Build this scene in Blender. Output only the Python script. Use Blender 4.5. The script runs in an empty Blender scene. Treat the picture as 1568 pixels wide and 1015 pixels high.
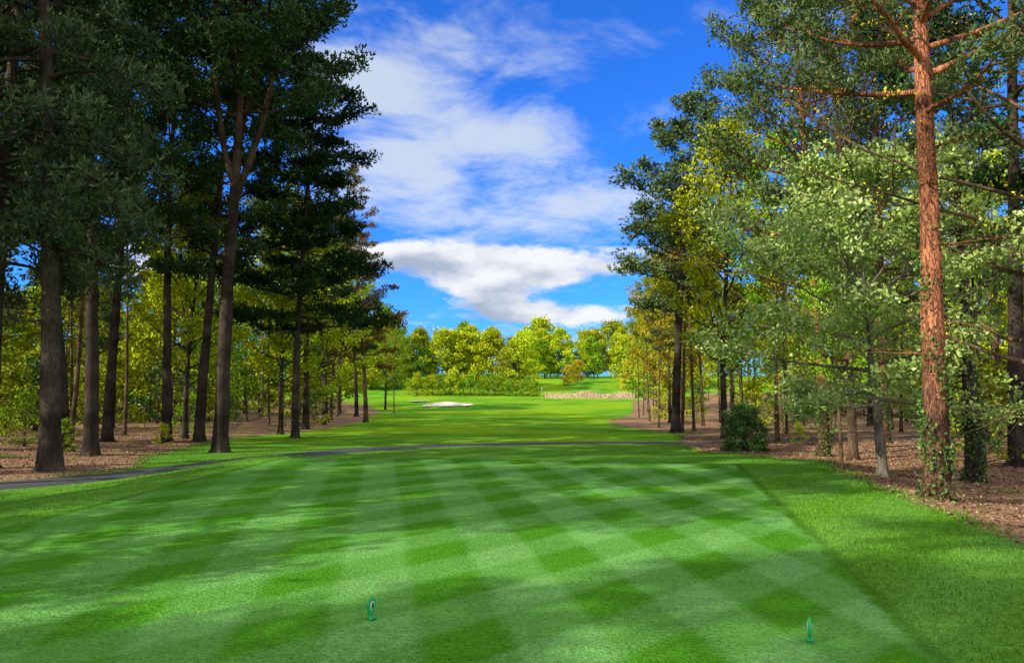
import bpy, math, time
import numpy as np
from mathutils import Vector
S = bpy.context.scene
S.view_settings.view_transform='Standard'
S.view_settings.look='None'
S.view_settings.exposure=0
rng=np.random.default_rng(11)

# ------------------------------------------------------------------ terrain
def seg_dist(px,py,poly,closed=True):
    d=np.full(px.shape,1e9); n=len(poly)
    for i in range(n if closed else n-1):
        ax,ay=poly[i]; bx,by=poly[(i+1)%n]
        dx,dy=bx-ax,by-ay
        t=np.clip(((px-ax)*dx+(py-ay)*dy)/(dx*dx+dy*dy+1e-9),0,1)
        d=np.minimum(d,np.hypot(px-ax-t*dx,py-ay-t*dy))
    return d
def sdf(px,py,poly):
    ins=np.zeros(px.shape,bool); n=len(poly)
    for i in range(n):
        ax,ay=poly[i]; bx,by=poly[(i+1)%n]
        if ay==by: continue
        c=((ay>py)!=(by>py))&(px<(bx-ax)*(py-ay)/(by-ay)+ax)
        ins^=c
    d=seg_dist(px,py,poly)
    return np.where(ins,d,-d)
def smooth(pts,it=2):
    P=np.array(pts,float)
    for _ in range(it):
        Q=[P[0]]
        for a,b in zip(P[:-1],P[1:]):
            Q+= [a*.75+b*.25,a*.25+b*.75]
        Q.append(P[-1]); P=np.array(Q)
    return P
TEE=[(-5.2,17.3),(4.7,15.8),(3.1,7.5),(2.3,3.5),(2.0,-4),(-7,-4),(-5.9,8)]
PLAT=[(-5.6,17.6),(0,18.0),(5,17.6),(6.6,16.5),(5.9,12),(5.0,7),(4.2,-8),(-8.2,-8),(-6.4,8)]
WR=[(4.8,-40),(5.0,0),(5.5,8.5),(6.3,14),(7.7,19.5),(7.6,22.5),(6.3,24.5),(6.2,28.5),(7.5,33),(8.6,38),(7.2,50),(7.6,60),(9.5,66),(13,80),(17,105),(23,128),(40,150),(900,150),(900,-40)]
WL=[(-11,-40),(-12.5,9),(-10.4,15.8),(-9.3,18.6),(-10.8,22),(-12.6,33),(-11.2,44),(-10.6,52),(-12.2,62),(-14,80),(-18,95),(-30,110),(-900,120),(-900,-40)]
PATH=smooth([(-30,3.5),(-18,9.6),(-13.5,12.2),(-10.2,14.5),(-8.5,17.2),(-7.4,20.8),(-5.9,24.4),(-3.4,27.2),(0,29),(4,29.6),(8,29.4),(14,30.5),(22,33)],3)
BUNK=[(-11.2,92.8),(-9.4,93.6),(-7.6,93.2),(-5.6,94.0),(-4.6,95.4),(-5.4,97.0),(-7.0,97.4),(-8.2,99.6),(-9.8,100),(-10.3,97),(-11.4,95)]
BUNK2=[(-14.2,102),(-12.2,101.6),(-11.3,103.5),(-12.1,106.4),(-13.9,105.5)]
def sst(a,b,x):
    t=np.clip((x-a)/(b-a),0,1); return t*t*(3-2*t)
def wob(x,y,s,seed):
    r=np.random.default_rng(seed); o=0
    for i in range(6):
        a=r.uniform(0,6.28); f=r.uniform(.6,1.8)/s; p=r.uniform(0,6.28)
        o=o+np.sin((x*np.cos(a)+y*np.sin(a))*f*6.28+p+1.3*np.sin((x*np.sin(a)-y*np.cos(a))*f*4+p))
    return o/6
def hgt(x,y):
    x=np.asarray(x,float); y=np.asarray(y,float)
    base=np.interp(y,[-60,14,20,30,42,55,80,91,101,108,130,141,150,162,185,230,600],[-.3,-.32,-.42,-.62,-.92,-1.08,-1.2,-1.15,-.55,-.5,-.75,-.6,.2,1.5,3.6,4.8,5])
    base=base+wob(x,y,45,3)*.22*sst(28,60,y)+wob(x,y,16,6)*.07*sst(32,50,y)
    sr=sdf(x,y,WR); sl=sdf(x,y,WL)
    w=np.maximum(sr,sl)
    base=base+sst(0,8,w)*(.12+.12*wob(x,y,9,5))+sst(0,1.0,w)*.03*wob(x,y,1.7,8)
    base=base+sst(5,40,w)*sst(40,100,y)*1.0
    pl=sst(-3.2,.3,sdf(x,y,PLAT))
    h=base*(1-pl)+.012*wob(x,y,6,2)*pl
    for b,dep in ((BUNK,.25),(BUNK2,.2)):
        s=sdf(x,y,b); h=h-dep*sst(0,1.2,s)
    return h
def axis(c,a,ext,n):
    T=np.arcsinh(ext/a); return c+a*np.sinh(np.linspace(-T,T,n))
xs=axis(0,14,1800,520); ys=axis(14,16,1800,520)
X,Y=np.meshgrid(xs,ys); Z=hgt(X,Y)
def np_mesh(name,V,F,mats,mi=None,smooth_=None,attrs={}):
    m=bpy.data.meshes.new(name)
    F=np.asarray(F,np.int32)
    m.vertices.add(len(V)); m.vertices.foreach_set('co',np.asarray(V,np.float32).ravel())
    m.loops.add(F.size); m.loops.foreach_set('vertex_index',F.ravel())
    m.polygons.add(len(F)); m.polygons.foreach_set('loop_start',np.arange(0,F.size,F.shape[1],dtype=np.int32))
    for a in mats: m.materials.append(a)
    if mi is not None: m.polygons.foreach_set('material_index',np.asarray(mi,np.int32))
    m.update(calc_edges=True)
    if smooth_ is not None: m.polygons.foreach_set('use_smooth',np.asarray(smooth_,bool))
    for k,v in attrs.items():
        at=m.attributes.new(k,'FLOAT','POINT'); at.data.foreach_set('value',np.asarray(v,np.float32).ravel())
    return m
def obj(name,mesh,loc=(0,0,0),rot=(0,0,0),sc=1,parent=None):
    o=bpy.data.objects.new(name,mesh); S.collection.objects.link(o)
    o.location=loc; o.rotation_euler=rot; o.scale=(sc,sc,sc) if np.isscalar(sc) else sc
    if parent: o.parent=parent
    return o
def gridfaces(ny,nx):
    i=np.arange(ny*nx).reshape(ny,nx)
    return np.stack([i[:-1,:-1],i[:-1,1:],i[1:,1:],i[1:,:-1]],-1).reshape(-1,4)

# ------------------------------------------------------------------ node helper
class NT:
    def __init__(s,mat):
        mat.use_nodes=True; s.t=mat.node_tree; s.t.nodes.clear()
    def n(s,typ,**k):
        nd=s.t.nodes.new(typ)
        for a,b in k.items(): setattr(nd,a,b)
        return nd
    def set(s,sock,v):
        if isinstance(v,bpy.types.NodeSocket): s.t.links.new(v,sock)
        elif isinstance(v,bpy.types.Node): s.t.links.new(v.outputs[0],sock)
        else:
            if isinstance(v,(tuple,list)) and len(v)==3 and sock.type=='RGBA': v=(*v,1)
            sock.default_value=v
    def m(s,op,a,b=0.0,c=0.0,clamp=False):
        nd=s.t.nodes.new('ShaderNodeMath'); nd.operation=op; nd.use_clamp=clamp
        s.set(nd.inputs[0],a); s.set(nd.inputs[1],b)
        s.set(nd.inputs[2],c); return nd.outputs[0]
    def mix(s,f,a,b,blend='MIX'):
        nd=s.t.nodes.new('ShaderNodeMix'); nd.data_type='RGBA'; nd.blend_type=blend
        s.set(nd.inputs[0],f); s.set(nd.inputs[6],a); s.set(nd.inputs[7],b); return nd.outputs[2]
    def noise(s,vec,scale,detail=3,rough=.55,out=0,dist=0):
        nd=s.n('ShaderNodeTexNoise'); s.set(nd.inputs['Vector'],vec); nd.inputs['Scale'].default_value=scale
        nd.inputs['Detail'].default_value=detail; nd.inputs['Roughness'].default_value=rough; nd.inputs['Distortion'].default_value=dist
        return nd.outputs[out]
    def ramp(s,v,a,b,lo=0,hi=1,smooth=True):
        nd=s.n('ShaderNodeMapRange'); nd.interpolation_type='SMOOTHSTEP' if smooth else 'LINEAR'
        s.set(nd.inputs[0],v); 
        for i,q in enumerate((a,b,lo,hi)): s.set(nd.inputs[i+1],q)
        return nd.outputs[0]
    def attr(s,name):
        nd=s.n('ShaderNodeAttribute'); nd.attribute_name=name; return nd.outputs['Fac']
    def bump(s,h,st,dist):
        nd=s.n('ShaderNodeBump'); nd.inputs['Strength'].default_value=st; nd.inputs['Distance'].default_value=dist
        s.set(nd.inputs['Height'],h); return nd.outputs[0]
    def out(s,sh,surf='ShaderNodeOutputMaterial'):
        o=s.n(surf); s.t.links.new(sh,o.inputs[0])
def principled(T,col,rough=.8,normal=None,spec=.3,**k):
    p=T.n('ShaderNodeBsdfPrincipled'); T.set(p.inputs['Base Color'],col); T.set(p.inputs['Roughness'],rough)
    p.inputs['Specular IOR Level'].default_value=spec
    if normal is not None: T.set(p.inputs['Normal'],normal)
    return p.outputs[0]
def diffuse(T,col,normal=None):
    p=T.n('ShaderNodeBsdfDiffuse'); T.set(p.inputs[0],col)
    if normal is not None: T.set(p.inputs['Normal'],normal)
    return p.outputs[0]

# ------------------------------------------------------------------ ground material
def ground_mat():
    mt=bpy.data.materials.new('ground_turf_and_litter'); T=NT(mt)
    pos=T.n('ShaderNodeNewGeometry').outputs['Position']
    sep=T.n('ShaderNodeSeparateXYZ'); T.set(sep.inputs[0],pos); x,y=sep.outputs[0],sep.outputs[1]
    fine=T.noise(pos,95,1,.6); med=T.noise(pos,9,2,.6); big=T.noise(pos,.7,2,.6); vbig=T.noise(pos,.09,0)
    mot=T.noise(pos,30,1,.65)
    def stripes(dx,dy,period,ph,sharp=.5):
        a=T.m('ADD',T.m('MULTIPLY',x,dx),T.m('MULTIPLY',y,dy))
        a=T.m('ADD',a,T.m('MULTIPLY',T.m('SUBTRACT',big,.5),.12))
        a=T.m('ADD',a,T.m('MULTIPLY',T.m('SUBTRACT',med,.5),.08))
        sn=T.m('SINE',T.m('MULTIPLY_ADD',a,6.2832/period,ph))
        return T.ramp(sn,-sharp,sharp)
    s1=stripes(.985,.17,1.22,1.9,.35); s2=stripes(.707,-.707,1.1,.4,.35)
    st=T.m('MULTIPLY_ADD',s1,.52,T.m('MULTIPLY',s2,.48))
    st=T.m('MULTIPLY',st,T.ramp(x,-6,0,.6,1.0))
    tee=T.mix(st,(.066,.240,.016),(.150,.375,.098))
    f1=stripes(.3,.954,7.5,0,.6); f2=stripes(.97,-.2,5,1.,.6)
    fw=T.mix(T.m('MULTIPLY_ADD',f1,.5,T.m('MULTIPLY',f2,.35)),(.085,.27,.018),(.18,.40,.035))
    fw=T.mix(T.ramp(vbig,.35,.65),fw,(.22,.41,.02))
    r1=stripes(.75,-.66,1.5,.8,.9)
    ro=T.mix(med,(.055,.20,.015),(.14,.33,.03)); ro=T.mix(T.m('MULTIPLY',r1,.4),ro,(.16,.38,.08))
    sdt=T.m('ADD',T.attr('sd_tee'),T.m('MULTIPLY',T.m('SUBTRACT',med,.5),.12))
    near=T.ramp(y,24,34)
    g=T.mix(near,ro,fw)
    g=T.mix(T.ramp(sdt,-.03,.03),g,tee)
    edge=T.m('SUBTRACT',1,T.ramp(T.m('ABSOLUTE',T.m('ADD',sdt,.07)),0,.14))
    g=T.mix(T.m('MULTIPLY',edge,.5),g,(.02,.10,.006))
    gr=T.m('ADD',T.m('MULTIPLY',T.m('SUBTRACT',fine,.5),1.8),T.m('MULTIPLY',T.m('SUBTRACT',mot,.5),1.0))
    gr=T.m('ADD',gr,T.m('MULTIPLY',T.m('SUBTRACT',big,.5),.5))
    gr=T.m('ADD',gr,T.m('MULTIPLY',T.m('SUBTRACT',med,.5),.5))
    vm=T.n('ShaderNodeVectorMath'); vm.operation='SCALE'; T.set(vm.inputs[0],g); T.set(vm.inputs['Scale'],T.m('ADD',1.0,gr))
    g=vm.outputs[0]
    li=T.mix(T.ramp(mot,.35,.65),(.15,.085,.055),(.58,.38,.26)); li=T.mix(T.ramp(med,.4,.62),li,(.30,.18,.115))
    li=T.mix(T.m('MULTIPLY',T.ramp(big,.55,.65),.7),li,(.09,.18,.02))
    far=T.ramp(T.attr('sd_wood'),45,75)
    li=T.mix(far,li,(.12,.22,.03))
    sdw=T.m('ADD',T.attr('sd_wood'),T.m('MULTIPLY',T.m('SUBTRACT',big,.5),1.1))
    sdw=T.m('ADD',sdw,T.m('MULTIPLY',T.m('SUBTRACT',med,.5),.45))
    c=T.mix(T.ramp(sdw,-.06,.1),g,li)
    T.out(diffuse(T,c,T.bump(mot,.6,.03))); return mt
P=np.stack([X,Y,Z],-1).reshape(-1,3)
sdt=sdf(X,Y,TEE); sdw=np.maximum(sdf(X,Y,WR),sdf(X,Y,WL))
gm=np_mesh('ground',P,gridfaces(len(ys),len(xs)),[ground_mat()],None,np.ones((len(ys)-1)*(len(xs)-1)),{'sd_tee':sdt,'sd_wood':sdw})
obj('ground',gm)

def simple(name,c1,c2,scale,rough=.85,bump=.3,bd=.01,spec=.3,detail=4):
    mt=bpy.data.materials.new(name); T=NT(mt)
    pos=T.n('ShaderNodeTexCoord').outputs['Object']
    n=T.noise(pos,scale,detail,.65)
    T.out(principled(T,T.mix(T.ramp(n,.3,.7),c1,c2),rough,T.bump(n,bump,bd),spec)); return mt
def ribbon(pts,w,lift,nacross=7):
    t=np.gradient(pts,axis=0); t/=np.linalg.norm(t,axis=1)[:,None]; nrm=np.stack([-t[:,1],t[:,0]],1)
    k=np.linspace(-w/2,w/2,nacross)
    return pts[:,None,:]+nrm[:,None,:]*k[None,:,None]
seg=np.concatenate([[0],np.cumsum(np.linalg.norm(np.diff(PATH,axis=0),axis=1))])
tt=np.linspace(0,seg[-1],260); PP=np.stack([np.interp(tt,seg,PATH[:,i]) for i in (0,1)],1)
Q=ribbon(PP,1.7,.02)
ZZ=hgt(Q[...,0],Q[...,1])+.035; ZZ[:,0]-=.12; ZZ[:,-1]-=.12
V=np.concatenate([Q,ZZ[...,None]],-1).reshape(-1,3)
obj('cart_path',np_mesh('cart_path',V,gridfaces(260,7),[simple('path_asphalt',(.05,.05,.06),(.11,.11,.125),60)],None,np.ones(259*6)))
sand=simple('bunker_sand',(.60,.56,.50),(.75,.71,.64),14)
def patch(name,poly,lift):
    c=np.mean(poly,axis=0)
    ppp=smooth(list(poly)+[poly[0]],2)[:-1]; rings=8; Vv=[];F=[]
    k=len(ppp)
    for r in range(rings+1):
        q=c+(ppp-c)*max(r/rings,.02); Vv.append(np.column_stack([q,hgt(q[:,0],q[:,1])+lift]))
    for r in range(rings):
        for i in range(k):
            j=(i+1)%k; F.append((r*k+i,(r+1)*k+i,(r+1)*k+j,r*k+j))
    obj(name,np_mesh(name,np.concatenate(Vv),F,[sand],None,np.ones(len(F))))
patch('sand_bunker',BUNK,.10); patch('sand_bunker',BUNK2,.10)

# ------------------------------------------------------------------ foliage + bark materials
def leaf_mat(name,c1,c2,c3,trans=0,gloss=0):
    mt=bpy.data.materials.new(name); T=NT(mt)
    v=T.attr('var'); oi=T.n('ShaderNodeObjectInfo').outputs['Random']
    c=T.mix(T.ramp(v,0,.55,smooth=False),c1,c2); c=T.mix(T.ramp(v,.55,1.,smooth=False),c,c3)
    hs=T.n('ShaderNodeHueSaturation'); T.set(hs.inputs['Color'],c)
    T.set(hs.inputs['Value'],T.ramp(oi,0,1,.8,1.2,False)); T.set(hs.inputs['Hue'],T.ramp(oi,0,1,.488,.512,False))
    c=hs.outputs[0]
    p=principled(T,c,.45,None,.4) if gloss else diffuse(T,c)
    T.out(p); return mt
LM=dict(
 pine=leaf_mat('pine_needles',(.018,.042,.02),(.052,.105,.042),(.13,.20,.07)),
 pinegrey=leaf_mat('pine_needles_grey_green',(.04,.07,.03),(.13,.19,.07),(.29,.35,.15)),  # paler, greyer green than the pine needles above
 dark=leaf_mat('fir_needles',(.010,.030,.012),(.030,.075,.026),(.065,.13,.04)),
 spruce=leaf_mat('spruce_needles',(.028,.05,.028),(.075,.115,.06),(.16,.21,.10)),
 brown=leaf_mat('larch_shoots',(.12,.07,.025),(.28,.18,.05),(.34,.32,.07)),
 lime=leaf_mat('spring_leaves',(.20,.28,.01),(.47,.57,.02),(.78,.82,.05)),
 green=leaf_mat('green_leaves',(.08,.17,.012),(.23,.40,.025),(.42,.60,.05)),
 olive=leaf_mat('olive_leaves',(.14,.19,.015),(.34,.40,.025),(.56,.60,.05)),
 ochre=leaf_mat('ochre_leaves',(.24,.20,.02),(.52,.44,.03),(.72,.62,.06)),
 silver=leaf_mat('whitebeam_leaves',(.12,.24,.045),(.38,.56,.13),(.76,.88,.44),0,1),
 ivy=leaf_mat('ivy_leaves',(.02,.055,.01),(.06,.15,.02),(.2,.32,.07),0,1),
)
def bark_mat(name,c1,c2,c3=None,h0=3,h1=7,sc=(20,20,3.2),ck=.6):
    mt=bpy.data.materials.new(name); T=NT(mt)
    pos=T.n('ShaderNodeTexCoord').outputs['Object']
    mp=T.n('ShaderNodeMapping'); T.set(mp.inputs[0],pos); mp.inputs['Scale'].default_value=sc
    n=T.noise(mp,1,2,.7,dist=1.0)
    big=T.noise(pos,1.3,1,.6)
    crack=T.ramp(T.m('ABSOLUTE',T.m('SUBTRACT',n,.5)),0,.10)
    c=T.mix(T.ramp(big,.3,.7),c1,c2)
    if c3:
        sp=T.n('ShaderNodeSeparateXYZ'); T.set(sp.inputs[0],pos)
        c=T.mix(T.ramp(T.m('ADD',sp.outputs[2],T.m('MULTIPLY',T.m('SUBTRACT',n,.5),2)),h0,h1),c,T.mix(T.ramp(big,.35,.65),tuple(a*.42 for a in c3),c3))
    c=T.mix(T.m('MULTIPLY_ADD',crack,-ck,ck),c,(.02,.015,.012))
    T.out(diffuse(T,c,T.bump(n,.9,.05))); return mt
BM=dict(
 grey=bark_mat('bark_grey',(.05,.042,.038),(.15,.125,.105)),
 red=bark_mat('bark_pine_red',(.12,.065,.05),(.34,.18,.12),(.70,.28,.16),.8,3.0,(16,16,4.5),.85),
 pine=bark_mat('bark_pine',(.042,.034,.031),(.125,.098,.088),(.22,.13,.08),7,12),
 pale=bark_mat('bark_pale',(.15,.14,.11),(.40,.37,.30)),
 warm=bark_mat('bark_warm',(.11,.075,.05),(.32,.22,.15)),
)
# ------------------------------------------------------------------ tree builder
class B:
    def __init__(s): s.V=[];s.F=[];s.M=[];s.C=[];s.n=0
    def add(s,v,f,m,c):
        s.V.append(v); s.F.append(f+s.n); s.M.append(np.full(len(f),m)); s.C.append(c); s.n+=len(v)
    def mesh(s,name,mats):
        M=np.concatenate(s.M)
        return np_mesh(name,np.concatenate(s.V),np.concatenate(s.F),mats,M,M==0,{'var':np.concatenate(s.C)})
def nrm(a): return a/(np.linalg.norm(a,axis=-1,keepdims=True)+1e-9)
def tube(b,P,R,sides,m=0,rough=0,r=None):
    n=len(P); T=nrm(np.gradient(P,axis=0))
    ref=np.array([1.,0,0]) if abs(T[:,2].mean())>.7 else np.array([0,0,1.])
    U=nrm(np.cross(T,ref)); W=np.cross(T,U)
    a=np.linspace(0,2*np.pi,sides,endpoint=False)
    RR=R[:,None]*np.ones(sides)[None]
    if rough: RR=RR*(1+rough*r.normal(size=(n,sides)))
    V=P[:,None]+RR[...,None]*(np.cos(a)[None,:,None]*U[:,None]+np.sin(a)[None,:,None]*W[:,None])
    i=np.arange(n*sides).reshape(n,sides); j=np.roll(i,-1,axis=1)
    F=np.stack([i[:-1],j[:-1],j[1:],i[1:]],-1).reshape(-1,4)
    b.add(V.reshape(-1,3),F,m,np.zeros(n*sides))
def leaves(b,C,D,L,W,var,r,m=1):
    D=nrm(D); Sd=nrm(np.cross(D,r.normal(size=D.shape)+np.array([0,0,.6])))*(W*.5)[:,None] if np.ndim(W) else nrm(np.cross(D,r.normal(size=D.shape)))*W*.5
    Lc=L[:,None] if np.ndim(L) else L
    V=np.stack([C,C+D*Lc*.5+Sd,C+D*Lc,C+D*Lc*.5-Sd],1)
    F=np.arange(len(C)*4).reshape(-1,4)
    b.add(V.reshape(-1,3),F,m,np.repeat(var,4))
def curve(p,d,L,n,up,wig,r):
    d=np.array(d,float); d/=np.linalg.norm(d); P=[np.array(p,float)]
    for i in range(n):
        d=d+np.array([0,0,up/n])+r.normal(size=3)*wig; d/=np.linalg.norm(d); P.append(P[-1]+d*L/n)
    return np.array(P)
def clump_needles(b,C,R,nt,r,flat=.55,k=6,nl=.15,nw=.03,updir=.5):
    n=len(C); cv=r.uniform(0,1,n)
    idx=np.repeat(np.arange(n),nt)
    o=nrm(r.normal(size=(len(idx),3)))*(r.uniform(.15,1,(len(idx),1))**.5)
    tc=C[idx]+o*R[idx][:,None]*np.array([1,1,flat])
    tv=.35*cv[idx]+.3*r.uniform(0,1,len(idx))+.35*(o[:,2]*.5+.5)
    j=np.repeat(np.arange(len(idx)),k)
    D=o[j]*.6+r.normal(size=(len(j),3))*.55+np.array([0,0,updir])
    leaves(b,tc[j],D,nl*r.uniform(.6,1.3,len(j)),nw*np.ones(len(j)),np.clip(tv[j]+r.normal(size=len(j))*.08,0,1),r)
def clump_leaves(b,C,R,nt,r,flat=.8,ls=.09,asp=.6,droop=0):
    n=len(C); cv=r.uniform(0,1,n); idx=np.repeat(np.arange(n),nt)
    o=nrm(r.normal(size=(len(idx),3)))*(r.uniform(.02,1,(len(idx),1))**.45)
    tc=C[idx]+o*R[idx][:,None]*np.array([1,1,flat])
    D=r.normal(size=o.shape)+o*.5+np.array([0,0,-droop])
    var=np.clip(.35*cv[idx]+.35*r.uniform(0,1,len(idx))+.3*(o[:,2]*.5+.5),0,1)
    L=ls*r.uniform(.6,1.3,len(idx)); leaves(b,tc,D,L,L*asp,var,r)
def tree(name,bark,leaf,seed,H,r0,crown0,R,prof,nl=40,elev=(0,50),up=.5,nsub=6,sub=.4,cr=(.35,.6),fol='n',nt=22,lw=.03,ll=.15,k=6,flat=.55,
         wig=.05,stems=(),dead=8,twig=0,ivy=0,trunkwig=.012,top=.12,ls=.09,droop=0,start=.35,bare=False,lo=False):
    r=np.random.default_rng(seed); b=B()
    ns=22
    P0=curve((0,0,-.3),(0,0,1),H+.3,ns,.0,trunkwig,r)
    s=np.linspace(0,1,ns+1); R0=r0*((1-s)**.8*(1-top)+top*.5*(1-s)+.02); R0[0]*=1.45; R0[1]*=1.06
    tube(b,P0,R0,6 if lo else 11,0,.05,r)
    if not lo:
     for a in np.linspace(0,6.28,6)[:-1]:
        a+=r.uniform(-.3,.3); d=np.array([math.cos(a),math.sin(a),0])
        tube(b,np.array([[0,0,.35],d*r0*.7+[0,0,.12],d*r0*1.5+[0,0,-.03],d*r0*2.2+[0,0,-.15]]),np.array([.5,.45,.3,.1])*r0,6)
    paths=[(P0,R0,crown0,1.0,1.0)]
    for (hf,dirn,L,rf) in stems:
        i=hf*ns; p=np.array([np.interp(i,np.arange(ns+1),P0[:,q]) for q in range(3)])
        Ps=curve(p,dirn,L,14,.9,.03,r); rr=np.interp(hf,s,R0)*rf
        Rs=rr*(1-np.linspace(0,1,15))**.7+.015; tube(b,Ps,Rs,8,0,.05,r); paths.append((Ps,Rs,.35,.9,.75))
    CC=[];CR=[]
    for (Pt,Rt,c0,wgt,rs) in paths:
        n=int(nl*wgt*(1 if Pt is P0 else .55)); az=r.uniform(0,6.28)
        for i in range(n):
            f=(i+r.uniform(0,.8))/n
            t=c0+(1-c0)*f; az+=2.4+r.uniform(-.4,.4)
            p=np.array([np.interp(t,np.linspace(0,1,len(Pt)),Pt[:,q]) for q in range(3)]); rr=np.interp(t,np.linspace(0,1,len(Pt)),Rt)
            L=R*rs*prof(f)*r.uniform(.65,1.12)
            if L<.15: continue
            e=math.radians(elev[0]+(elev[1]-elev[0])*f+r.uniform(-10,10))
            d=(math.cos(az)*math.cos(e),math.sin(az)*math.cos(e),math.sin(e))
            Pl=curve(p,d,L,8,up,wig,r); rl=min(rr*.55,.02+L*.017)
            tube(b,Pl,rl*(1-np.linspace(0,.85,9)),3 if lo else 5)
            m=max(2,int(nsub*(.4+.6*L/R)))
            for q in range(m):
                g=start+(1-start)*(q+r.uniform(0,1))/m; g=min(g,1)
                pb=np.array([np.interp(g,np.linspace(0,1,9),Pl[:,w]) for w in range(3)])
                dd=nrm(Pl[-1]-Pl[0]); sd=np.cross(dd,[0,0,1])*(1 if q%2 else -1)
                Ls=L*sub*(1.15-g*.6)*r.uniform(.6,1.2)
                Pb=curve(pb,dd*.8+sd*r.uniform(.4,1.1)+np.array([0,0,r.uniform(-.2,.5)]),Ls,4,up*.5,wig*1.6,r)
                if not lo: tube(b,Pb,max(rl*.35,.006)*(1-np.linspace(0,.8,5)),3)
                if twig:
                    for z in range(twig):
                        Pz=curve(Pb[r.integers(1,5)],r.normal(size=3)+nrm(Pb[-1]-Pb[0]),Ls*.5,3,up*.3,.15,r)
                        tube(b,Pz,np.array([.007,.006,.005,.003]),3)
                        if not bare or r.uniform()<.35: CC.append(Pz[-1]);CR.append(r.uniform(*cr)*.8)
                CC.append(Pb[-1]);CR.append(r.uniform(*cr))
                if L>1.2 and not bare and not lo: CC.append(Pb[2]);CR.append(r.uniform(*cr)*.8)
            CC.append(Pl[-1]);CR.append(r.uniform(*cr))
        if Pt is P0 and not bare: CC.append(P0[-1]);CR.append(cr[0])
    for i in range(dead):
        t=r.uniform(.15,max(crown0,.2)); p=np.array([np.interp(t,s,P0[:,q]) for q in range(3)]); a=r.uniform(0,6.28)
        Pd=curve(p,(math.cos(a),math.sin(a),r.uniform(-.3,.3)),r.uniform(.4,1.8),5,-.3,.08,r); tube(b,Pd,np.array([.022,.017,.012,.009,.006,.003]),3)
        for z in range(3): tube(b,curve(Pd[r.integers(1,5)],r.normal(size=3),r.uniform(.2,.5),2,0,.1,r),np.array([.007,.005,.002]),3)
    CC=np.array(CC);CR=np.array(CR)
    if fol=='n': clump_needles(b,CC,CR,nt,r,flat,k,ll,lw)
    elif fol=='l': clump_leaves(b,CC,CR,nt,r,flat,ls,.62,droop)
    if ivy:
        n=int(ivy*900); z=ivy*r.uniform(0,1,n)**1.4; a=r.uniform(0,6.28,n)
        q=np.stack([np.interp(z,P0[:,2],P0[:,0]),np.interp(z,P0[:,2],P0[:,1]),z],1); rr=np.interp(z,P0[:,2],R0)+r.uniform(0,.10,n)*(r.uniform(0,1,n)**2+.2)
        o=np.stack([np.cos(a),np.sin(a),0*a],1)
        keep=(np.sin(a*2+z*3)+np.sin(z*5.1+a)+r.normal(size=n)*.5)>-.4+ z/ivy*1.2
        b2c=(q+o*rr[:,None])[keep]; DD=(o*.4+r.normal(size=o.shape)*.6+[0,0,-.4])[keep]
        leaves(b,b2c,DD,r.uniform(.04,.08,len(b2c)),r.uniform(.03,.06,len(b2c)),r.uniform(0,1,len(b2c)),r,2)
    return b.mesh(name,[BM[bark],LM[leaf],LM['ivy']])
dome=lambda f: math.sin(math.pi*(.18+.78*f))**.8
cone=lambda f: (1-f)**.8*(.6+.4*min(1,f*5))+.05
umb=lambda f: (.45+.55*math.sin(math.pi*min(1,f*.95+.05)))*(1-.55*f**3)
M={}
M['p1']=tree('scots_pine_a','pine','pine',1,19,.22,.46,3.9,umb,36,(-5,55),.5,6,.42,(.35,.65),nt=20,k=4,lw=.075,ll=.19)
M['p2']=tree('scots_pine_b','pine','pine',2,17,.21,.38,3.5,umb,38,(-10,50),.5,6,.42,(.35,.6),nt=20,k=4,lw=.075,ll=.19)
M['p3']=tree('scots_pine_c','pine','pine',3,20,.25,.54,4.7,umb,38,(-10,60),.4,6,.4,(.4,.7),nt=24,k=4,lw=.065,ll=.18,stems=[(.42,(.35,.1,1),9,.75),(.44,(-.25,-.2,1),8,.6),(.5,(.1,.4,1),7,.5)],dead=14)
M['fir']=tree('fir',"grey",'dark',4,17,.17,.28,3.7,lambda f:(1-f)**.55*.85+.2*math.sin(f*19)*(1-f)+.14,58,(-5,25),.1,7,.45,(.4,.65),nt=19,k=4,lw=.075,ll=.19,flat=.38,dead=10)
M['sp']=tree('spruce','grey','spruce',5,20,.24,.26,3.6,cone,72,(-5,20),-.7,6,.35,(.28,.5),nt=17,k=4,lw=.055,ll=.17,flat=1.1,dead=16)
M['lar']=tree('larch','warm','brown',6,18,.17,.22,3.6,cone,60,(10,30),-.2,7,.33,(.2,.36),nt=10,flat=.5,k=4,lw=.05,ll=.18,dead=6)
M['d1']=tree('broadleaf_a','grey','lime',7,14,.17,.22,4.2,dome,38,(15,65),.5,6,.45,(.4,.75),'l',nt=36,ls=.18,dead=4)
M['d2']=tree('broadleaf_b','grey','green',8,15,.18,.18,4.4,dome,38,(10,60),.4,6,.45,(.45,.8),'l',nt=36,ls=.19,dead=4)
M['d3']=tree('broadleaf_thin','warm','lime',9,13,.10,.3,3.0,dome,28,(20,65),.5,5,.45,(.35,.65),'l',nt=30,ls=.17,dead=6)
M['wb']=tree('whitebeam','pale','silver',10,5.5,.11,.27,2.8,dome,36,(-10,60),.3,8,.5,(.24,.45),'l',nt=50,ls=.09,twig=1,dead=3)
M['bare']=tree('bare_tree','warm','ochre',12,12,.14,.18,4.6,dome,34,(5,60),.3,7,.5,(.15,.3),'l',nt=5,ls=.06,twig=3,dead=8,bare=True,wig=.09)
M['r1']=tree('red_pine','red','pinegrey',13,14,.20,.44,4.4,umb,46,(0,50),.4,7,.42,(.22,.42),nt=26,ll=.12,lw=.03,k=5,ivy=4.2,dead=6)
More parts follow.
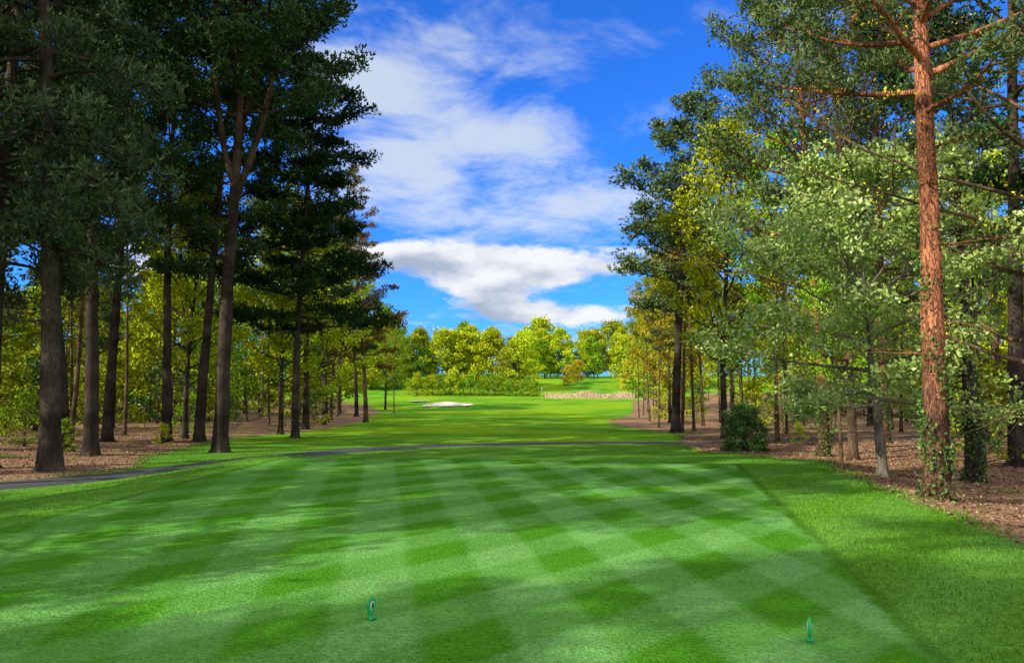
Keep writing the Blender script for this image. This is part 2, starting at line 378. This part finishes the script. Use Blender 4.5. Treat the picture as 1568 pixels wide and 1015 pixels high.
M['r2']=tree('red_pine_b','red','pinegrey',14,16,.2,.34,4.2,umb,56,(-8,50),.5,7,.42,(.32,.58),nt=24,ll=.15,lw=.05,k=4,ivy=2,dead=8)
M['thin']=tree('thin_pine','warm','pine',15,15,.11,.55,2.4,umb,20,(0,50),.4,4,.42,(.4,.6),nt=16,lw=.07,ll=.2,k=4,dead=10)
M['hol']=tree('holly','grey','ivy',16,.95,.05,.02,.72,lambda f:math.sin(math.pi*(.28+.5*f))**.6,60,(-10,75),.1,5,.5,(.12,.2),'l',nt=50,ls=.06,dead=0)
M['sh']=tree('shrub','grey','green',17,1.8,.04,.05,1.2,lambda f:math.sin(math.pi*(.25+.6*f)),24,(5,75),.3,4,.5,(.16,.3),'l',nt=20,ls=.10,dead=0)
M['ivyt']=tree('ivy_stump','grey','ivy',18,8,.16,.45,1.8,dome,24,(20,60),.4,6,.5,(.2,.4),'l',nt=28,ls=.09,dead=12,ivy=4)
full=lambda f: math.sin(math.pi*(.25+.71*f))**.6
M['f1']=tree('far_broadleaf_a','grey','green',19,11,.2,.06,5.6,full,36,(0,70),.4,4,.42,(.9,1.5),'l',nt=46,ls=.5,lo=True,dead=0)
M['f2']=tree('far_broadleaf_b','grey','green',20,12,.2,.08,5.0,full,36,(5,75),.5,4,.42,(.8,1.4),'l',nt=46,ls=.48,lo=True,dead=0)
M['f3']=tree('far_pine','warm','pine',22,16,.15,.45,3.2,umb,24,(-5,50),.4,3,.42,(.5,.9),'l',nt=30,ls=.28,lo=True,dead=0)
M['f4']=tree('far_thin','warm','lime',23,13,.11,.25,3.0,dome,22,(25,65),.4,3,.42,(.6,1.0),'l',nt=32,ls=.28,lo=True,dead=0)

def put(key,name,x,y,sc=1,rz=None,lean=(0,0),leaf=None,bark=None,parent=None,r=rng):
    z=float(hgt(np.array([x]),np.array([y]))[0])
    o=obj(name,M[key],(x,y,z-.02),(math.radians(lean[1]),math.radians(lean[0]),r.uniform(0,6.28) if rz is None else rz),sc,parent)
    for i,v in ((1,LM.get(leaf)),(0,BM.get(bark))):
        if v: o.material_slots[i].link='OBJECT'; o.material_slots[i].material=v
    return o
# ---- named near trees, left side
put('sp','spruce_tree',-11.0,17.8,1.05,1.0,(-2,0))
put('p1','pine_tree',-12.7,22.5,1,.3,(-1,0))
put('p3','pine_tree',-9.5,24.3,1.0,.2,(0,0))
put('fir','fir_tree',-9.9,34,(1.1,1.1,1.02),.5)
put('p1','pine_tree',-13.9,30,.95,2.,(-2,0))
put('p2','pine_tree',-12.8,30.5,1.05,4.)
put('p2','pine_tree',-14.4,24,1,1.,(-3,0))
put('sp','spruce_tree',-12.9,18.3,.95,3,(0,0))
put('p1','pine_tree',-16.3,30,1,5)
put('lar','larch_tree',-10.6,54,1.05,2.)
put('p2','pine_tree',-12.2,44,1.0,2.2)
put('d1','broadleaf_tree',-11.8,38,.85,1,leaf='lime')
put('d1','broadleaf_tree',-14.5,33,.8,3,leaf='lime')
put('d2','broadleaf_tree',-12.6,50,.75,1,leaf='lime')
put('p2','pine_tree',-13.8,66,.9)
put('d3','broadleaf_tree',-12.4,78,.75,leaf='olive')
put('d2','broadleaf_tree',-15,88,.8,leaf='green')
# right side
put('r1','pine_tree',6.45,11.4,1,.8,(-3.0,0))
put('wb','whitebeam_tree',7.1,14.3,1,0,(-3,0))
put('ivyt','ivy_clad_tree',9.4,15.2,1.1,1)
put('bare','bare_tree',8.9,12.0,.95,.5)
put('bare','bare_tree',9.6,21,1.0,2.5)
put('r2','pine_tree',9.4,22.5,(.9,.9,1.03),1.)
put('p2','pine_tree',12.2,18.0,1.0,4.,leaf='dark')
put('d3','broadleaf_tree',8.6,19.5,.5,1.,leaf='green')
put('d1','broadleaf_tree',9.4,33.0,.95,2.,leaf='lime')
put('p2','pine_tree',8.8,40,(1.25,1.25,1.04),3.,leaf='pinegrey')
put('d3','broadleaf_tree',11.4,50,.95,leaf='ochre')
put('d1','broadleaf_tree',11.9,56,.85,leaf='ochre')
put('d3','broadleaf_tree',14.6,80,.9,leaf='ochre')
put('d3','broadleaf_tree',14.0,72,.9,leaf='lime')
put('r2','pine_tree',13.5,27,(.9,.9,1),2)
put('thin','pine_tree',10.5,43,.9)
put('hol','holly_bush',7.7,24.6,1.05,0)
# ---- woodland masses
wl=bpy.data.objects.new('woodland',None); S.collection.objects.link(wl)
r=np.random.default_rng(5)
def scatter(n,xr,yr,keys,mind,side,pts,sc=(.8,1.1),edge=2.2):
    c=0;tries=0
    while c<n and tries<4000:
        tries+=1
        x=r.uniform(*xr);y=r.uniform(*yr)
        poly=WL if side<0 else WR
        if sdf(np.array([x]),np.array([y]),poly)[0]<edge: continue
        if any((x-a)**2+(y-b)**2<mind**2 for a,b in pts): continue
        pts.append((x,y)); k,leaf=keys[r.integers(len(keys))]
        put(k,'woodland_tree',x,y,r.uniform(*sc),None,(r.normal()*1.2,r.normal()*1.2),leaf,None,wl,r); c+=1
ptsL=[(-11,17.8),(-12.7,22.5),(-9.5,24.3),(-9.9,34),(-13.9,30),(-12.8,30.5),(-14.4,24),(-12.9,18.3)]
LK=[('p1',None),('thin',None),('thin','olive'),('d3','lime'),('thin','pine'),('d3','olive'),('p2',None),('d3','green')]
FK=[('f3',None),('f4','lime'),('f4','olive'),('f1','green'),('f4','green'),('f3','olive')]
scatter(22,(-30,-13),(16,58),LK,3.4,-1,ptsL)
scatter(12,(-54,-30),(20,80),FK,6,-1,ptsL)
scatter(14,(-34,-13),(60,105),FK+[('f2','green'),('f2','lime')],4.5,-1,ptsL)
ptsR=[(6.75,11.8),(7.1,14.3),(9.4,15.2),(10.2,13),(9,20.5),(8,19),(9,33.6),(9.6,38),(12.5,26),(12.2,18)]
RK=[('thin',None),('d3','green'),('d3','olive'),('thin',None),('ivyt',None),('p1','pine'),('d3','lime'),('thin',None)]
scatter(24,(9,26),(14,58),RK,3.2,1,ptsR)
scatter(14,(8.5,17),(36,85),[('thin','olive'),('thin','pinegrey'),('f4','lime'),('f4','olive')],1.8,1,ptsR,(.6,.95),.8)
scatter(10,(26,50),(14,90),FK,6,1,ptsR)
scatter(14,(16,44),(60,130),FK,4.5,1,ptsR,(.7,1))
for i in range(24):
    a=math.radians(-86+i*2.7); d=r.uniform(58,75)
    x,y=d*math.sin(a),d*math.cos(a)
    if x<-20: put(['f1','f2'][i%2],'woodland_tree',x,y,r.uniform(.55,.9),None,(0,0),['lime','green','olive','green'][r.integers(4)],None,wl,r)
    if -x*.9>28: put(['f1','f2'][i%2],'woodland_tree',-x*.9,y,r.uniform(.55,.9),None,(0,0),['lime','green','olive','green'][r.integers(4)],None,wl,r)
for (x,y,k,s) in [(-13.8,4.9,'fir',1),(-15,-4.2,'fir',1.05),(-13,-10,'fir',.9),(-21,5.8,'p1',1),(-21,-9.5,'p1',1),(-15.5,12.3,'p1',.85),(-29,0,'p2',1),(-20,13,'p2',.9)]:
    put(k,'woodland_tree',x,y,s,None,(0,0),None,None,wl,r)
# distant trees
dt=bpy.data.objects.new('distant_trees',None); S.collection.objects.link(dt)
def dtree(x,y,s,leaf,k=None):
    put(k or ['f1','f2'][r.integers(2)],'distant_tree',x,y,s,None,(0,0),leaf,None,dt,r)
for i in range(32):
    x=-46+i*2.8+r.normal(); y=160+r.uniform(-6,10)
    if 4<x<24: y=r.uniform(186,194)
    dtree(x,y,r.uniform(.6,.95),['lime','green','lime','olive','lime','green'][r.integers(6)])
for i in range(20):
    x=-64+i*6.4+r.normal()*1.5; y=200+r.uniform(0,10)
    dtree(x,y,r.uniform(.85,1.05),['lime','green','olive','lime'][r.integers(4)])
for i in range(30):
    a=math.radians(-88+i*6); d=r.uniform(222,240)
    dtree(d*math.sin(a),d*math.cos(a),r.uniform(1.25,1.5),['green','olive','lime'][r.integers(3)])
for (x,y,s) in [(12.5,166,.33),(15,170,.4),(25,156,.5)]: dtree(x,y,s,['ochre','lime'][r.integers(2)],'f1')
for i in range(24): put('sh','shrub',-20+i*1.1+r.normal()*.3,145+r.normal(),r.uniform(1.1,1.9),None,(0,0),['green','lime','green'][i%3],None,dt,r)
ug=bpy.data.objects.new('undergrowth',None); S.collection.objects.link(ug)
for i in range(110):
    side=1 if i%3==0 else -1
    while True:
        x=side*r.uniform(9,36); y=r.uniform(18,90)
        if side<0 and y<40 and x>-20: continue
        if sdf(np.array([x]),np.array([y]),WL if side<0 else WR)[0]>2.5: break
    put('sh','undergrowth_shrub',x,y,r.uniform(.3,1.1)*(1.9 if abs(x)>20 or y>40 else 1),None,(0,0),['green','olive','ivy','lime'][r.integers(4)],None,ug,r)
for (x,y,s) in [(-13.6,22.6,.45),(-15.8,20.5,.5),(-17,26,.8),(-12.9,27.5,.35),(-14.8,34,.8)]:
    put('sh','undergrowth_shrub',x,y,s,None,(0,0),['green','lime'][int(s*10)%2],None,ug,r)

# ------------------------------------------------------------------ stone wall
def wall(name,pts,h,th):
    b=B(); rr=np.random.default_rng(3)
    for (a,c) in zip(pts[:-1],pts[1:]):
        a=np.array(a,float);c=np.array(c,float);L=np.linalg.norm(c-a);t=(c-a)/L;nn=np.array([-t[1],t[0]])
        ch=.2; rows=int(h/ch)
        for k in range(rows):
            s=-rr.uniform(0,.3)
            while s<L:
                w=rr.uniform(.3,.65); e=min(s+w-.02,L); q=max(s,0)
                if e-q>.05 and not (k>=rows-2 and math.sin(s*.9)+math.sin(s*.37+1)>(.2 if k==rows-1 else .9)):
                    mid=a+t*(q+e)/2; z0=float(hgt(np.array([mid[0]]),np.array([mid[1]]))[0])-.1
                    o=rr.uniform(-.05,.05)-.06*(rows-k)
                    Vv=[]
                    for zz in (z0+k*ch,z0+(k+1)*ch-.015):
                        for (ss,ww) in ((q,-th/2+o),(e,-th/2+o),(e,th/2),(q,th/2)):
                            p=a+t*ss+nn*ww; Vv.append((p[0],p[1],zz+rr.uniform(-.03,.03)))
                    F=np.array([(0,3,2,1),(4,5,6,7),(0,1,5,4),(1,2,6,5),(2,3,7,6),(3,0,4,7)])
                    b.add(np.array(Vv),F,0,np.full(8,rr.uniform(0,1)))
                s+=w
    mt=bpy.data.materials.new('wall_stone'); T=NT(mt)
    pos=T.n('ShaderNodeTexCoord').outputs['Object']; n=T.noise(pos,3,4,.6)
    c=T.mix(T.attr('var'),(.45,.32,.21),(.72,.56,.40)); c=T.mix(T.m('MULTIPLY',n,.5),c,(.40,.29,.19))
    T.out(principled(T,c,.9,T.bump(n,.5,.03)))
    obj(name,np_mesh(name,np.concatenate(b.V),np.concatenate(b.F),[mt],None,None,{'var':np.concatenate(b.C)}))
wall('stone_wall',[(6.5,140),(9,138.5),(15,135),(22,132),(29,131)],1.5,.5)

# ------------------------------------------------------------------ flag and tee markers
def solid(name,col,rough=.4,spec=.5):
    mt=bpy.data.materials.new(name); T=NT(mt)
    n=T.noise(T.n('ShaderNodeTexCoord').outputs['Object'],60,2)
    T.out(principled(T,T.mix(T.m('MULTIPLY',n,.4),col,tuple(c*.6 for c in col)),rough,None,spec)); return mt
white=solid('white_paint',(.8,.8,.78)); gp=solid('marker_green_paint',(.01,.46,.12),.3); gd=solid('marker_dark_green',(.005,.16,.05),.35)
fx,fy=4.6,116; fz=float(hgt(np.array([fx]),np.array([fy]))[0])
b=B(); tube(b,np.array([[0,0,-.1],[0,0,1],[0,0,2.1]]),np.array([.015,.015,.012]),8)
fo=bpy.data.objects.new('golf_flag',None); S.collection.objects.link(fo); fo.location=(fx,fy,fz)
obj('pole',np_mesh('pole',np.concatenate(b.V),np.concatenate(b.F),[white]),parent=fo)
g=np.linspace(0,1,9); A,C_=np.meshgrid(g,g[:5]*2)
Vf=np.stack([.012+A*.12,.05*np.sin(A*9),2.08-.42*np.clip(C_,0,1)-A*.1],-1).reshape(-1,3)
obj('flag',np_mesh('flag',Vf,gridfaces(5,9),[white],None,np.ones(32)),parent=fo)
def marker(x,y,rz):
    e=bpy.data.objects.new('tee_marker',None); S.collection.objects.link(e)
    e.location=(x,y,float(hgt(np.array([x]),np.array([y]))[0])); e.rotation_euler=(0,math.radians(5),rz)
    import bmesh
    def lathe_disc(nm,rx,rz_,th,cz,mat,bev,y0=0):
        bm=bmesh.new(); n=40
        rings=[(1-bev,-th/2),(1,-th/2+bev*rx*.6),(1,th/2-bev*rx*.6),(1-bev,th/2)]
        vs=[[bm.verts.new((rx*k*math.cos(2*math.pi*i/n),y0+t,cz+rz_*k*math.sin(2*math.pi*i/n))) for i in range(n)] for k,t in rings]
        for a,c in zip(vs[:-1],vs[1:]):
            for i in range(n): bm.faces.new((a[i],a[(i+1)%n],c[(i+1)%n],c[i]))
        bm.faces.new(vs[0][::-1]) ; bm.faces.new(vs[-1])
        bmesh.ops.recalc_face_normals(bm,faces=bm.faces)
        me=bpy.data.meshes.new(nm); bm.to_mesh(me); bm.free(); me.materials.append(mat); o=obj(nm,me,parent=e)
        return o
    lathe_disc('plaque',.038,.060,.022,.098,gp,.15)
    lathe_disc('emblem',.020,.032,.030,.102,white,.3)
    lathe_disc('emblem_centre',.014,.025,.034,.102,gd,.3)
    b=B(); tube(b,np.array([[0,0,-.05],[0,0,0],[0,0,.02],[0,0,.05]]),np.array([.008,.014,.012,.010]),10)
    obj('stem',np_mesh('stem',np.concatenate(b.V),np.concatenate(b.F),[gp],None,np.ones(30)),parent=e)
    b=B(); a=np.linspace(-.02,.06,8); w=np.array([.008,.02,.024,.024,.022,.018,.013,.004])
    tube(b,np.stack([a,a*0,.016+a*0],1),w,10)
    V=np.concatenate(b.V); V[:,2]=.014+(V[:,2]-.016)*.5
    obj('foot',np_mesh('foot',V,np.concatenate(b.F),[gp],None,np.ones(70)),parent=e)
marker(-1.0,5.35,math.radians(55)); marker(1.92,4.9,math.radians(74))

# ------------------------------------------------------------------ rough grass blades
LM['grass']=leaf_mat('grass_blades',(.05,.18,.015),(.13,.32,.03),(.28,.48,.08),0)
def blades(name,n,fn,hr,wr,var):
    r=np.random.default_rng(9); P=fn(n,r); m=len(P)
    z=hgt(P[:,0],P[:,1]); C=np.column_stack([P,z-.005])
    D=np.column_stack([r.normal(size=(m,2))*.45,np.ones(m)])
    b=B(); leaves(b,C,D,r.uniform(*hr,m),r.uniform(*wr,m),np.clip(r.normal(var,.25,m),0,1),r,0)
    obj(name,np_mesh(name,np.concatenate(b.V),np.concatenate(b.F),[LM['grass']],None,None,{'var':np.concatenate(b.C)}))
def edge_pts(n,r):
    out=[]
    x=r.uniform(2.2,9,n*3);y=r.uniform(3,30,n*3)
    k=(sdf(x,y,WR)<.15)&(sdf(x,y,TEE)<-.1)&(seg_dist(x,y,PATH,False)>.95)&(r.uniform(0,1,n*3)<np.clip(8/y,0.1,1))
    out.append(np.column_stack([x,y])[k])
    x=r.uniform(-13,-5,n);y=r.uniform(6,30,n)
    k=(sdf(x,y,WL)<.15)&(sdf(x,y,TEE)<-.1)&(seg_dist(x,y,PATH,False)>.95)
    out.append(np.column_stack([x,y])[k]); return np.concatenate(out)
blades('rough_grass',50000,edge_pts,(.02,.05),(.005,.010),.5)
def tuft_pts(n,r):
    x=r.uniform(-14,10,n*6);y=r.uniform(4,45,n*6); s=np.maximum(sdf(x,y,WR),sdf(x,y,WL))
    k=(np.abs(s+r.normal(size=len(s))*.12)<.15)&(wob(x,y,1.1,4)>-.1)&(seg_dist(x,y,PATH,False)>1.0)
    return np.column_stack([x,y])[k]
blades('grass_tufts',60000,tuft_pts,(.05,.13),(.007,.014),.55)
def litter():
    r=np.random.default_rng(21); n=70000
    x=np.concatenate([r.uniform(5,16,n),r.uniform(-22,-9,n//2)]);y=np.concatenate([r.uniform(5,35,n),r.uniform(11,36,n//2)])
    k=np.maximum(sdf(x,y,WR),sdf(x,y,WL))>-.1; x=x[k];y=y[k];m=len(x)
    C=np.column_stack([x,y,hgt(x,y)+.008]); D=np.column_stack([r.normal(size=(m,2)),r.normal(size=m)*.25])
    b=B(); leaves(b,C,D,r.uniform(.03,.10,m),r.uniform(.012,.045,m),r.uniform(0,1,m),r,0)
    LM['lit']=leaf_mat('leaf_litter',(.11,.06,.04),(.34,.20,.12),(.60,.42,.29),0)
    obj('leaf_litter',np_mesh('leaf_litter',np.concatenate(b.V),np.concatenate(b.F),[LM['lit']],None,None,{'var':np.concatenate(b.C)}))
litter()

# ------------------------------------------------------------------ world + sun
EL=math.radians(31); AZ=math.atan2(-.89,-.46)
w=bpy.data.worlds.new('World'); S.world=w; w.use_nodes=True
T=NT(w); STR=.15
sky=T.n('ShaderNodeTexSky'); sky.sky_type='NISHITA'; sky.sun_disc=False; sky.sun_elevation=EL; sky.sun_rotation=AZ%(2*math.pi)
sky.ozone_density=3.0; sky.air_density=1.0; sky.dust_density=.4
sc=T.mix(1.0,sky.outputs[0],(.18,.70,1.70),'MULTIPLY')
d=T.n('ShaderNodeTexCoord').outputs['Generated']
sp=T.n('ShaderNodeSeparateXYZ'); T.set(sp.inputs[0],d); dx,dy,dz=sp.outputs
az=T.m('ARCTAN2',dx,dy); hv=T.m('DIVIDE',dz,T.m('SQRT',T.m('ADD',T.m('MULTIPLY',dx,dx),T.m('MULTIPLY',dy,dy))))
den=T.m('ADD',T.m('MAXIMUM',dz,0),.14)
cmb=T.n('ShaderNodeCombineXYZ'); T.set(cmb.inputs[0],T.m('DIVIDE',dx,den)); T.set(cmb.inputs[1],T.m('DIVIDE',dy,den))
n1=T.noise(cmb,2.3,5,.64,dist=.35)
def shifted(dzv,det):
    mp=T.n('ShaderNodeMapping'); T.set(mp.inputs[0],d); mp.inputs['Scale'].default_value=(1,1,2.3); mp.inputs['Location'].default_value=(0,0,dzv)
    return T.noise(mp,7.5,det,.6)
n2=shifted(0,5); n2b=shifted(.05,1)
def blob(px,py,hw,hh,wt):
    u0=math.atan((px-784)/1132); v0=(590-py)/1132; su=hw/1132; sv=hh/1132
    a=T.m('POWER',T.m('ABSOLUTE',T.m('DIVIDE',T.m('SUBTRACT',az,u0),su)),2.0)
    c=T.m('POWER',T.m('ABSOLUTE',T.m('DIVIDE',T.m('SUBTRACT',hv,v0),sv)),2.0)
    return T.m('MULTIPLY',T.m('EXPONENT',T.m('MULTIPLY',T.m('ADD',a,c),-1.0)),wt)
def addup(l):
    s=l[0]
    for q in l[1:]: s=T.m('ADD',s,q)
    return s
bank=addup([blob(780,406,200,48,1.05),blob(850,482,130,22,.95),blob(300,420,220,50,.6),blob(1350,400,200,60,.6)])
wisp=addup([blob(630,225,220,95,.9),blob(830,315,220,55,.8),blob(540,105,120,60,.75),blob(910,50,170,60,.4),blob(650,30,140,50,.4),blob(800,190,150,60,.4),blob(880,520,200,40,.4)])
aB=T.ramp(T.m('ADD',bank,T.m('MULTIPLY',T.m('SUBTRACT',n2,.5),2.2)),.38,.72)
aW=T.ramp(T.m('ADD',wisp,T.m('MULTIPLY',T.m('SUBTRACT',n1,.5),3.0)),.1,1.15)
fill_sky=T.m('MAXIMUM',T.ramp(dz,.52,.66),T.ramp(dy,.25,-.15))  # unseen bright cloud overhead and behind camera, added to lift light in the shade
aFill=T.m('MULTIPLY',fill_sky,T.ramp(n1,.34,.52))
shade=T.ramp(T.m('MULTIPLY_ADD',T.m('SUBTRACT',n2,n2b),3.0,T.m('ADD',.55,T.m('MULTIPLY',T.m('SUBTRACT',n2,.5),-.3))),0,1)
k=1/STR
cB=T.mix(shade,tuple(v*k for v in (.42,.49,.60)),tuple(v*k for v in (.97,.97,.98)))
cW=tuple(v*k for v in (.68,.77,.88))
sc=T.mix(T.m('MULTIPLY',aW,.85),sc,cW); sc=T.mix(T.m('MULTIPLY',aB,.95),sc,cB)
sc=T.mix(aFill,sc,tuple(v*k for v in (1.1,1.02,.88)))
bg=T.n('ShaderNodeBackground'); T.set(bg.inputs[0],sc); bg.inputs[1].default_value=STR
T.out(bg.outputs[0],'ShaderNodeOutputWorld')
sl=bpy.data.lights.new('sun','SUN'); sl.energy=5; sl.angle=math.radians(.5); sl.color=(1,.91,.68)
so=bpy.data.objects.new('sun',sl); S.collection.objects.link(so)
ts=Vector((math.sin(AZ)*math.cos(EL),math.cos(AZ)*math.cos(EL),math.sin(EL)))
so.rotation_euler=ts.to_track_quat('Z','Y').to_euler(); so.location=(0,0,40)
# camera
cam=bpy.data.cameras.new('camera'); cam.lens=26; cam.sensor_width=36; cam.clip_end=5000; cam.clip_start=.05
co=bpy.data.objects.new('camera',cam); S.collection.objects.link(co); co.location=(0,0,1.65); co.rotation_euler=(math.radians(90+4.2),0,0)
S.camera=co
